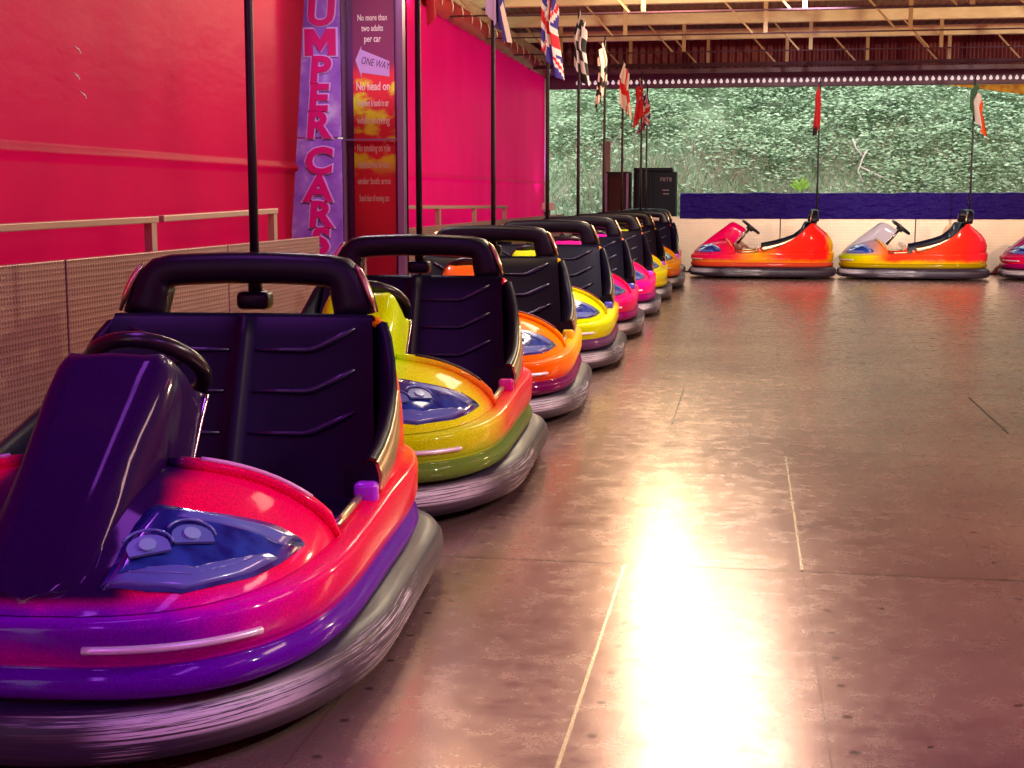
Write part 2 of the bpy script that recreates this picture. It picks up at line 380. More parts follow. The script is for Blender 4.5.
for k, Y in enumerate(TR):
    tr = thing('roof_truss', ['cream lattice roof truss nearest the bulb valance', 'cream lattice roof truss second from the bulb valance', 'cream lattice roof truss third from the bulb valance, along the top edge of the photo'][min(k, 2)] if k < 3 else 'cream lattice roof truss overhead, above the frame', 'truss', (0, Y, 3.25), group='lattice roof trusses')
    bm = bmesh.new(); box(bm, (-3.3, -.05, .005), (RX, .05, .135)); obj('top_chord', bm, M['steel'], tr, smooth=False)
    bm = bmesh.new(); hb = .025 if k == 0 else .008; box(bm, (-3.3, -hb, -.335-hb), (RX, hb, -.335+hb)); obj('bottom_chord', bm, M['dksteel'], tr, smooth=False)
    off = [0.30, .62, .05, .4, .1, .3, .2, .5][k]
    for j in range(11):
        X = -3.0+off+j*(1.06 if k == 0 else 1.55)
        if X > RX-.5: break
        bm = bmesh.new(); bar(bm, (X, 0, -.33), (X, 0, .03), .045, .03); obj('strut', bm, M['strut'], tr, smooth=False)
        bm = bmesh.new(); bar(bm, (X-.46, -.0, .02), (X-.14, -.0, -.33), .025, .02); obj('brace', bm, M['strut'], tr, smooth=False)
# valance with bulbs across the far opening
M['valance'] = mat('dark_plum_board', (.10, .02, .07), .45)
va = thing('light_valance', 'dark plum valance board carrying a row of small white bulbs across the far opening', 'valance', (0, BY, 2.72))
bm = bmesh.new(); box(bm, (-3.3, .0, .0), (RX, .06, .20)); box(bm, (-3.3, -.06, .20), (RX, .10, .28)); obj('board', bm, M['valance'], va, smooth=False, bevel=.008)
M['bulb'] = mat('frosted_bulb', (.9, .82, .85), .3, emit=(1, .82, .86), es=.55)
bulb_bm = bmesh.new(); bmesh.ops.create_uvsphere(bulb_bm, u_segments=10, v_segments=7, radius=.027)
for q in bulb_bm.verts:
    if q.co.z > 0: q.co.x *= 1-.45*q.co.z/.027; q.co.y *= 1-.45*q.co.z/.027; q.co.z *= 1.5
b0 = obj('bulb', bulb_bm, M['bulb'], va)
for k in range(76):
    o = b0 if k == 0 else b0.copy()
    if k: COL.objects.link(o); o.parent = va
    o.location = (-2.55+k*.0885, -.03, .085)
# yellow bunting swag, right end of the valance
m = M['yellow'] = mat('yellow_cloth', (.62, .33, .01), .6); t = NT(m); v, x, y, z = t.xyz(); nz = t.noise(v, 9, 4); t.l(t.ramp(nz, [(.35, (.45, .18, .01)), (.6, (.75, .45, .02))]), t.b.inputs['Base Color'])
bm = bmesh.new(); rows = []
for i in range(40):
    X = 2.75+i*.06; d = .20*math.sin(min(1, i/34)*PI/2)**1.3; rows.append([(X, BY+.03+.015*math.sin(X*14), 2.716), (X, BY+.02+.02*math.sin(X*11), 2.714-d*.5), (X, BY+.03+.015*math.sin(X*9), 2.712-d)])
grid(bm, rows); o = obj('cloth_swag', bm, M['yellow']); tag(o, 'mustard yellow cloth swag under the right end of the bulb valance', 'swag')

# lamps over the arena, inferred ones and added fill ------------------------------------------------
M['rail_'] = mat('dark_stand', (.05, .03, .04), .5)
M['fitting'] = mat('lamp_fitting', (.7, .7, .68), .4, metal=.4)
for i, (x, y, z, sx, sy, e, c) in enumerate(LAMPS_AND_FILL):
    th = thing('ceiling_lamp_and_fill', 'unseen ceiling fitting above the frame, for inferred lamps and added fill', 'lamp', (x, y, z), group='ceiling lamps above the frame')
    bm = bmesh.new(); box(bm, (-sx/2-.04, -sy/2-.04, -.03), (sx/2+.04, sy/2+.04, .06)); box(bm, (-.03, -.03, .06), (.03, .03, .27)); obj('housing', bm, M['fitting'], th, smooth=False, bevel=.01)

for x, y, z, tx, ty, tz, e in FILL_SPOTS:
    th = thing('fill_spotlight', 'spotlight added out of view under the roof to brighten cars and back barrier', 'lamp', (x, y, z), group='added spotlights under the roof')
    d = Vector((tx-x, ty-y, tz-z)).normalized()
    bm = bmesh.new(); rows = []; a_ = d.cross(Vector((0, 0, 1))).normalized(); b_ = a_.cross(d)
    for off, r in ((-.22, .03), (-.21, .06), (-.05, .075), (.05, .09), (.05, .084), (-.04, .068)):
        rows.append([Vector(d*off+a_*math.cos(2*PI*k/16)*r+b_*math.sin(2*PI*k/16)*r) for k in range(16)])
    vv = grid(bm, rows, close_u=True); bm.faces.new(vv[0]); obj('can', bm, M['pole'], th)
    bm = bmesh.new(); tube(bm, [(0, 0, .06), (0, 0, .37)], .012, 8); obj('hanger', bm, M['pole'], th)
for x, y, z, e in BULBS_AND_FILL:
    th = thing('pendant_bulb_and_fill', 'unseen bare warm bulb under the roof, for inferred glow and added fill', 'lamp', (x, y, 3.42), group='bare bulbs under the roof')
    bm = bmesh.new(); tube(bm, [(0, 0, 0), (0, 0, z-3.42+.15)], .006, 6); obj('cord', bm, M['pole'], th)
    bm = bmesh.new(); tube(bm, [(0, 0, z-3.42+.16), (0, 0, z-3.42+.10)], [.015, .025], 10); obj('lamp_holder', bm, M['fitting'], th)
fx = (-2.86, 20.35, 1.02)
l = bpy.data.lights.new('flood_light', 'SPOT'); l.energy = 24; l.color = (.62, .10, 1.0); l.shadow_soft_size = .05; l.spot_size = math.radians(120); l.spot_blend = .6
o = bpy.data.objects.new('flood_light', l); o.location = (fx[0]+.03, fx[1], fx[2]+.08); o.rotation_euler = Vector((-.25, .25, 1.0)).to_track_quat('-Z', 'Y').to_euler(); COL.objects.link(o)
th = thing('floodlight', 'small floodlight sitting low at the far end of the bright red sheet', 'lamp', (fx[0], fx[1], 0))
bm = bmesh.new(); box(bm, (-.02, -.02, 0), (.02, .02, .93)); obj('stand', bm, M['rail_'], th, smooth=False)
bm = bmesh.new(); box(bm, (-.09, -.10, .93), (.09, .10, 1.04)); obj('housing', bm, M['fitting'], th, smooth=False, bevel=.015)
# ================================================================== HANDRAILS
M['rail'] = mat('aged_rail', (.40, .27, .22), .45, metal=.5)
def handrail(y0, y1, z0, z1, posts, label, x=-2.9):
    th = thing('handrail', label, 'handrail', (x, y0, 0), group='handrails behind the left barrier')
    bm = bmesh.new(); bar(bm, (0, 0, z0), (0, y1-y0, z1), .05, .032); obj('top_rail', bm, M['rail'], th, smooth=False, bevel=.004)
    for p in posts:
        z = z0+(z1-z0)*(p-y0)/(y1-y0)
        bm = bmesh.new(); box(bm, (-.02, p-y0-.03, 0), (.02, p-y0+.03, z-.016)); obj('post', bm, M['rail'], th, smooth=False)
handrail(3.2, 6.60, .985, 1.010, (3.6, 6.55), 'pale handrail nearest the camera behind the plate barrier')
handrail(6.66, 8.40, 1.012, 1.034, (8.36,), 'short handrail before the tall purple sign behind the plate barrier')
handrail(11.3, 16.9, 1.036, 1.0, (13.1, 14.9, 16.8), 'handrail in front of the far bright red sheet')

# ================================================================== SIGNS
sg_m = M['banner'] = mat('violet_board', (.20, .05, .42), .4)
t = NT(sg_m); v, x, y, z = t.xyz(); nz = t.noise(v, 5, 4, .6); t.l(t.ramp(nz, [(.35, (.18, .045, .40)), (.55, (.28, .10, .52)), (.7, (.44, .30, .64))]), t.b.inputs['Base Color'])
M['letter'] = mat('pink_letter', (.50, .001, .14), .4); M['letter_edge'] = mat('pale_outline', (.50, .28, .72), .5)
SY = 10.05
bn = thing('sign_board', 'tall violet board with stacked pink letters reading BUMPER CARS', 'sign', (-3.1, SY, 0), 0)
bm = bmesh.new(); box(bm, (-.24, 0, .35), (.155, .04, 1.545)); obj('lower_board', bm, M['banner'], bn, smooth=False, bevel=.005)
bm = bmesh.new(); box(bm, (-.22, 0, 1.553), (.155, .04, 3.2)); obj('upper_board', bm, M['banner'], bn, smooth=False, bevel=.005)
rotX = Matrix.Rotation(PI/2, 4, 'X')
for ch, zc, xc in (('B', 2.66, .0), ('U', 2.44, .012), ('M', 2.235, .01), ('P', 2.03, -.005), ('E', 1.83, -.02), ('R', 1.635, -.025), ('C', 1.375, -.025), ('A', 1.175, -.03), ('R', .985, -.02), ('S', .79, -.02)):
    mt = Matrix.Translation((xc, -.006, zc)) @ rotX
    if ch == 'M':
        for nm, sc_, yy, mm in (('letter_outline', 1.12, -.006, 'letter_edge'), ('letter', 1.0, -.012, 'letter')):
            bm = bmesh.new(); P = [(0, 0), (0, 1), (.30, 1), (.5, .62), (.70, 1), (1, 1), (1, 0), (.73, 0), (.73, .52), (.5, .12), (.27, .52), (.27, 0)]
            A = [bm.verts.new((xc+(a-.5)*.235*sc_, yy-.003, zc+(b-.5)*.19*sc_)) for a, b in P]; B_ = [bm.verts.new((q.co.x, yy, q.co.z)) for q in A]; K = len(P)
            bm.faces.new(A); bm.faces.new(B_[::-1])
            for q in range(K): bm.faces.new((A[q], A[(q+1) % K], B_[(q+1) % K], B_[q]))
            obj(nm, bm, M[mm], bn, smooth=False)
        continue
    text_mesh('letter_outline', ch, .26, M['letter_edge'], bn, mt, .002, offset=.018, shear=.08, sx=1.15)
    mt = Matrix.Translation((xc, -.012, zc)) @ rotX
    text_mesh('letter', ch, .26, M['letter'], bn, mt, .003, offset=.010, shear=.08, sx=1.15)
# glazed rules board
m = M['rules'] = mat('rules_poster', (.4, .02, .03), .5)
t = NT(m); v, x, y, z = t.xyz(); nz = t.noise(v, 5, 3, .5, (1, 1, 1.6))
yel = t.math('MULTIPLY', t.sstep(nz, .46, .6), t.math('MULTIPLY', t.sstep(z, 1.25, 1.40), t.sstep(z, 2.02, 1.94)))
c = t.mix(yel, (.85, .02, .05), (.95, .85, .03)); c = t.mix(t.sstep(z, 1.98, 2.12), c, (.22, .015, .12)); t.l(c, t.b.inputs['Base Color'])
M['rtext'] = mat('pale_lettering', (.95, .75, .80), .5); M['arrow'] = mat('lilac_arrow', (.60, .32, .75), .5); M['atext'] = mat('dark_lettering', (.05, .01, .10), .5)
M['frame'] = mat('violet_frame', (.22, .10, .24), .3, metal=.6)
rl = thing('rules_board', 'glazed red and yellow ride rules board beside the violet sign', 'sign', (-2.72, SY+.02, 0))
bm = bmesh.new(); box(bm, (-.15, .05, .4), (.16, .065, 2.95)); obj('poster', bm, M['rules'], rl, smooth=False)
bm = bmesh.new(); box(bm, (-.21, .07, .3), (.24, .12, 3.2)); obj('back_board', bm, mat('deep_violet_board', (.10, .02, .14), .4), rl, smooth=False)
bm = bmesh.new(); box(bm, (-.215, -.02, .3), (-.195, .12, 3.2)); box(bm, (.195, -.02, .3), (.24, .12, 3.2)); box(bm, (-.195, -.015, 1.53), (.195, .01, 1.542)); obj('frame', bm, M['frame'], rl, smooth=False)
pol = [(-.13, 2.11), (-.085, 2.21), (-.085, 2.185), (.125, 2.10), (.125, 1.99), (-.085, 2.02), (-.085, 1.985)]
bm = bmesh.new(); f0 = [bm.verts.new((px, .046, pz)) for px, pz in pol]; f1 = [bm.verts.new((px, .05, pz)) for px, pz in pol]
bm.faces.new(f0); bm.faces.new(list(reversed(f1)))
for i in range(len(pol)): bm.faces.new([f0[i], f0[(i+1) % 7], f1[(i+1) % 7], f1[i]])
obj('arrow', bm, M['arrow'], rl, smooth=False)
mt = Matrix.Translation((.02, .044, 2.085)) @ Matrix.Rotation(.22, 4, 'Y') @ rotX
text_mesh('arrow_lettering', 'ONE WAY', .075, M['atext'], rl, mt, .001, sx=.62, shear=.1)
for s_, zc, sz in (('No more than', 2.41, .062), ('two adults', 2.335, .062), ('per car', 2.26, .07), ('No head on', 1.92, .085), ('Keep feet & hands in car', 1.80, .07), ('while moving', 1.675, .08), ('No smoking on ride', 1.475, .075), ('Seat belts must be worn', 1.355, .072), ('under both arms', 1.235, .066), ('Stand clear of moving cars', 1.11, .068)):
    text_mesh('lettering', s_, sz, M['rtext'], rl, Matrix.Translation((.0, .046, zc)) @ rotX, .001, sx=min(.62, .29/(len(s_)*sz*.52)), offset=.001)
gm = M['glass'] = bpy.data.materials.new('pane_glass'); gm.use_nodes = True; t = NT(gm); nt = gm.node_tree; nt.nodes.remove(t.b)
gl = t.n('ShaderNodeBsdfGlossy'); gl.inputs['Roughness'].default_value = .02; tp = t.n('ShaderNodeBsdfTransparent'); mx = t.n('ShaderNodeMixShader'); fr = t.n('ShaderNodeFresnel'); fr.inputs[0].default_value = 1.5
t.l(fr.outputs[0], mx.inputs[0]); t.l(tp.outputs[0], mx.inputs[1]); t.l(gl.outputs[0], mx.inputs[2]); t.l(mx.outputs[0], nt.nodes['Material Output'].inputs[0])
bm = bmesh.new(); box(bm, (-.195, 0, .4), (.195, .006, 3.15)); obj('glass_pane', bm, gm, rl, smooth=False)

# ================================================================== CABINETS BEHIND THE BACK BARRIER
M['cab_red'] = mat('dark_brown_board', (.016, .003, .004), .6, spec=.2); M['cab_blue'] = mat('dark_navy_case', (.005, .004, .011), .6, spec=.2)
M['ctext'] = mat('dull_lettering', (.20, .12, .14), .5)
cb = thing('cabinet', 'dark brown upright cabinet behind the corner of the back barrier', 'cabinet', (-1.95, BY+.45, 0))
bm = bmesh.new(); box(bm, (-.22, -.2, 0), (.17, .25, 1.50)); obj('carcass', bm, M['cab_red'], cb, smooth=False, bevel=.01)
for xx in (-.205, .12):
    bm = bmesh.new(); box(bm, (xx, -.215, .05), (xx+.035, -.2, 1.48)); obj('edge_strip', bm, M['frame'], cb, smooth=False)
bm = bmesh.new(); box(bm, (-.14, -.21, .3), (.10, -.2, 1.42)); obj('door', bm, mat('deep_red_panel', (.04, .004, .005), .6, spec=.2), cb, smooth=False)
ct = thing('equipment_case', 'dark navy ribbed equipment case with a lid, standing behind the back barrier', 'case', (-1.42, BY+.45, 0))
bm = bmesh.new(); box(bm, (-.30, -.22, 0), (.34, .25, 1.50)); obj('carcass', bm, M['cab_blue'], ct, smooth=False, bevel=.012)
bm = bmesh.new(); box(bm, (-.30, -.24, 1.50), (.28, .27, 1.56)); obj('lid', bm, M['cab_blue'], ct, smooth=False, bevel=.012)
for k in range(8):
    bm = bmesh.new(); box(bm, (-.26+k*.04, -.235, .1), (-.24+k*.04, -.22, 1.46)); obj('rib', bm, M['cab_blue'], ct, smooth=False)
text_mesh('lettering', 'F8T8', .085, M['ctext'], ct, Matrix.Translation((.19, -.224, 1.38)) @ rotX, .001)
bm = bmesh.new(); box(bm, (.14, -.23, 1.215), (.24, -.22, 1.23)); box(bm, (.15, -.23, 1.16), (.24, -.22, 1.175)); obj('label_strip', bm, M['ctext'], ct, smooth=False)
bm = bmesh.new(); box(bm, (-.06, -.06, 0), (.06, .06, 1.98)); o = obj('wooden_post', bm, mat('reddish_timber', (.20, .09, .08), .6), smooth=False, bevel=.008); o.location = (-2.19, BY+.80, 0)
tag(o, 'reddish timber post standing left of the dark cabinets', 'post')

# ================================================================== HILLSIDE
m = M['earth'] = mat('grassy_bank', (.08, .12, .06), .9); t = NT(m); v, x, y, z = t.xyz(); nz = t.noise(v, 1.6, 5); t.l(t.ramp(nz, [(.35, (.24, .34, .20)), (.55, (.32, .42, .27)), (.72, (.44, .42, .34))]), t.b.inputs['Base Color'])
def hill_z(x, y): return .25 + max(0, y-22.6)*.82 + .22*noise.noise((x*.5, y*.5, 2)) + .10*noise.noise((x*1.6, y*1.6, 5))
bm = bmesh.new(); rows = []
for j in range(41):
    Y = 22.3+j*.25; rows.append([(X*.4-9, Y, hill_z(X*.4-9, Y)) for X in range(56)])
grid(bm, rows); struct(obj('hillside', bm, M['earth']))
bm = bmesh.new(); box(bm, (-40, -30, -.5), (40, 40, -.14)); struct(obj('ground', bm, M['earth'], smooth=False))
def leaf_mat(name, a, b, c):
    m = mat(name, a, .7, spec=.05); t = NT(m); g = t.n('ShaderNodeNewGeometry'); v, x, y, z = t.xyz()
    nz = t.noise(v, .9, 3); f = t.math('ADD', t.math('MULTIPLY', g.outputs['Random Per Island'], .75), t.math('MULTIPLY', nz, .4))
    t.l(t.ramp(f, [(.15, a), (.55, b), (.95, c)]), t.b.inputs['Base Color']); return m
M['leaf'] = leaf_mat('nettle_leaves', (.23, .36, .21), (.33, .46, .30), (.45, .57, .41))
M['grass'] = leaf_mat('rough_grass', (.18, .32, .18), (.34, .48, .34), (.55, .58, .50))
M['dry'] = leaf_mat('dry_stalks', (.26, .20, .15), (.38, .30, .24), (.50, .44, .38))
M['weed'] = mat('bright_green_leaf', (.30, .60, .10), .6)
M['bare'] = mat('bare_wood', (.78, .72, .68), .7)
rnd = random.Random(3)
def leafq(bm, p, L, wd, d, n):
    d = d.normalized(); s = d.cross(n).normalized()*wd; up = s.cross(d).normalized()
    a = bm.verts.new(p); b = bm.verts.new(p+d*L*.45+s+up*L*.06); c = bm.verts.new(p+d*L); e = bm.verts.new(p+d*L*.45-s+up*L*.06)
    bm.faces.new((a, b, c)); bm.faces.new((a, c, e))
bm = bmesh.new()
for k in range(2600):
    X = rnd.uniform(-3.6, 5.2); Y = rnd.uniform(22.9, 27.2)
    up = sm(Y + .9*noise.noise((X*.6, Y*.6, 9)) + .25*max(0, X), 23.9, 24.9)
    if rnd.random() > .10+.9*up: continue
    z0 = hill_z(X, Y); hgt = rnd.uniform(.15, .5)
    for q in range(24):
        a = rnd.uniform(0, 2*PI); r = rnd.uniform(.0, .22); zz = z0+hgt*rnd.uniform(.2, 1.1)
        p = Vector((X+r*math.cos(a), Y+r*math.sin(a)*.8-.08, zz))
        d = Vector((math.cos(a), math.sin(a)-.5, rnd.uniform(-.5, .35))); n = Vector((rnd.uniform(-.4, .4), -.6, 1))
        L = rnd.uniform(.05, .11); leafq(bm, p, L, L*rnd.uniform(.24, .36), d, n)
o = obj('thicket', bm, M['leaf'], smooth=False); tag(o, 'leafy green thicket covering the upper bank outside the far opening', 'foliage', kind='stuff')
bm = bmesh.new()
for k in range(15000):
    X = rnd.uniform(-3.8, 5.2); Y = rnd.uniform(22.4, 26.0)
    if rnd.random() < sm(Y, 24.2, 25.6): continue
    z0 = hill_z(X, Y); L = rnd.uniform(.14, .42); lean = Vector((rnd.uniform(-.7, .7), rnd.uniform(-.7, .3), 1)).normalized(); wd = rnd.uniform(.006, .014)
    p = Vector((X, Y, z0-.02)); q = p+lean*L*.6; e = q+(lean+Vector((rnd.uniform(-.6, .6), rnd.uniform(-.5, .3), -.5)))*L*.4
    a = bm.verts.new(p-Vector((wd, 0, 0))); b = bm.verts.new(p+Vector((wd, 0, 0))); c = bm.verts.new(q+Vector((wd*.7, 0, 0))); d = bm.verts.new(q-Vector((wd*.7, 0, 0))); f = bm.verts.new(e)
    bm.faces.new((a, b, c, d)); bm.faces.new((d, c, f))
o = obj('bank_grass', bm, M['grass'], smooth=False); tag(o, 'rough grass growing on the lower bank outside the far opening', 'grass', kind='stuff')
bm = bmesh.new()
for k in range(420):
    X = rnd.uniform(-3.4, 2.3) if rnd.random() < .8 else rnd.uniform(-3, 5); Y = rnd.uniform(22.9, 24.5); z0 = hill_z(X, Y); L = rnd.uniform(.25, .75)
    d = Vector((rnd.uniform(-1, 1), rnd.uniform(-.4, .2), rnd.uniform(.2, .9))).normalized(); p = Vector((X, Y-.1, z0+.06))
    tube(bm, [p, p+d*L*.5+Vector((0, 0, .04)), p+d*L+Vector((0, 0, -.05))], [.006, .005, .002], 3, cap=False)
o = obj('dry_stalks', bm, M['dry'], smooth=False); tag(o, 'pale dry stalks tangled in the grass of the bank', 'stalks', kind='stuff')
bm = bmesh.new()
for pts in ([(858-1, 183), (852, 172), (856, 160), (860, 152)], [(854, 168), (868, 175), (888, 184)], [(856, 158), (849, 150), (846, 141)]):
    P = []
    for px, py in pts:
        P.append(((px-748)*23.6/1400+.0, 23.6, 1.12+(197-py)*23.6/1400))
    tube(bm, P, [.014]*len(P), 6)
o = obj('bare_branch', bm, M['bare']); tag(o, 'pale bare forked branch low on the bank above the second far car', 'branch')
bm = bmesh.new(); c0 = Vector((.80, 22.5, 1.22))
for k in range(13):
    a = k*2.4; el = rnd.uniform(.5, 1.1); d = Vector((math.cos(a)*math.cos(el), math.sin(a)*math.cos(el)*.6-.1, math.sin(el)))
    leafq(bm, c0, rnd.uniform(.16, .27), .034, d, Vector((0, -1, .4)))
tube(bm, [c0-Vector((0, 0, .6)), c0], .01, 6); o = obj('leafy_weed', bm, M['weed']); tag(o, 'bright green broad-leaved weed just above the purple sheet beside the first far flagpole', 'plant')

# ================================================================== BUMPER CARS
HW, HS0, HS1, LF, LR, NF, NR = .520, 0.0, 1.92, .74, .70, 3.0, 2.6
def half_w(s, W=HW, s0=HS0, s1=HS1, lf=LF, lr=LR):
    if s <= s0 or s >= s1: return 0.
    if s < s0+lf: return W*(1-(1-(s-s0)/lf)**NF)**(1/NF)
    if s > s1-lr: return W*(1-(1-(s1-s)/lr)**NR)**(1/NR)
    return W
def side_curve(n, **kw):
    pts = []; W = kw.get('W', HW); s0 = kw.get('s0', HS0); s1 = kw.get('s1', HS1); lf = kw.get('lf', LF); lr = kw.get('lr', LR); nf = kw.get('nf', NF)
    for i in range(200):
        a = PI/2*i/199; pts.append((W*math.sin(a)**(2/nf), s0+lf*(1-math.cos(a)**(2/nf) if i < 199 else 1)))
    for i in range(200):
        a = PI/2*i/199; pts.append((W*(math.cos(a)**(2/NR) if i < 199 else 0), s1-lr+lr*math.sin(a)**(2/NR)))
    d = [0]
    for p, q in zip(pts, pts[1:]): d.append(d[-1]+math.hypot(q[0]-p[0], q[1]-p[1]))
    out = []; j = 0
    for i in range(n):
        g = d[-1]*i/(n-1)
        while j < len(d)-2 and d[j+1] < g: j += 1
        k = 0 if d[j+1] == d[j] else (g-d[j])/(d[j+1]-d[j]); out.append((pts[j][0]+(pts[j+1][0]-pts[j][0])*k, pts[j][1]+(pts[j+1][1]-pts[j][1])*k))
    return out
def loop_curve(n, **kw):
    r = side_curve(n, **kw); return r + [(-x, s) for x, s in reversed(r[1:-1])]
def normals(lp):
    k = len(lp); o = []
    for i in range(k):
        tx, ty = lp[(i+1) % k][0]-lp[i-1][0], lp[(i+1) % k][1]-lp[i-1][1]; L = math.hypot(tx, ty) or 1; o.append((ty/L, -tx/L))
    return o
def ring_sweep(bm, lp, prof, closed=False):
    nn = normals(lp); rows = []
    for (x, s), (nx, ny) in zip(lp, nn): rows.append([(x+nx*o, s-1+ny*o, z) for o, z in prof(s)])
    return grid(bm, rows, close_u=closed, close_v=True)
def zt(s): return interp(s, [(0, .322), (.3, .334), (.6, .350), (1.0, .365), (1.92, .37)])     # hull crease height
XH = .150
ZF = [(0, .335), (.06, .388), (.15, .448), (.25, .495), (.35, .525), (.45, .540)]
ZH = [(0, .338), (.04, .385), (.10, .440), (.2, .522), (.3, .600), (.43, .698), (.50, .752), (.535, .770), (.57, .764), (.65, .726), (.70, .693), (.735, .662)]
def xin(v): return XH*(.74+.26*min(v, 1))*min(1, (v/.08))**.5 if v > 0 else 0
def fender(u, v, side=1):
    so = .59*v**1.35; xo = max(half_w(so)-.028, xin(v)*1.02+.002*v); zo = zt(so)+.004
    si = .012+v*.438; xi = xin(v); zi = interp(si, ZF)
    if v < .12: so_ = so; 
    b = .028*math.sin(PI*u)*sm(v, 0, .3)
    x = xo+(xi-xo)*u + b*.5; s = so+(si-so)*u - b*.3; uu = max(u, 0); z = zo+(zi-zo)*uu**(1-.42*min(v, 1)) + b*.7
    return Vector((x*side, s-1, z))
def fender_n(u, v, side=1):
    e = .01; a = fender(u+e, v, side)-fender(u-e, v, side); b = fender(u, v+e, side)-fender(u, v-e, side)
    n = a.cross(b).normalized(); return n if n.z > 0 else -n
def on_fender(u, v, side, off): return fender(u, v, side)+fender_n(u, v, side)*off
def patch(bm, uv, side, off, thick=.008, div=5):
    """closed raised patch on the fender, uv = outline polygon in fender space"""
    pts = []
    for (a, b) in zip(uv, uv[1:]+uv[:1]):
        for k in range(div): pts.append((a[0]+(b[0]-a[0])*k/div, a[1]+(b[1]-a[1])*k/div))
    cu = sum(p[0] for p in pts)/len(pts); cv = sum(p[1] for p in pts)/len(pts)
    rings = []
    for f, o in ((1.0, -thick), (1.0, off), (.8, off), (.55, off), (.3, off), (.1, off)):
        rings.append([on_fender(cu+(p[0]-cu)*f, cv+(p[1]-cv)*f, side, o) for p in pts])
    vv = grid(bm, rings, close_u=True); bm.faces.new(vv[-1])

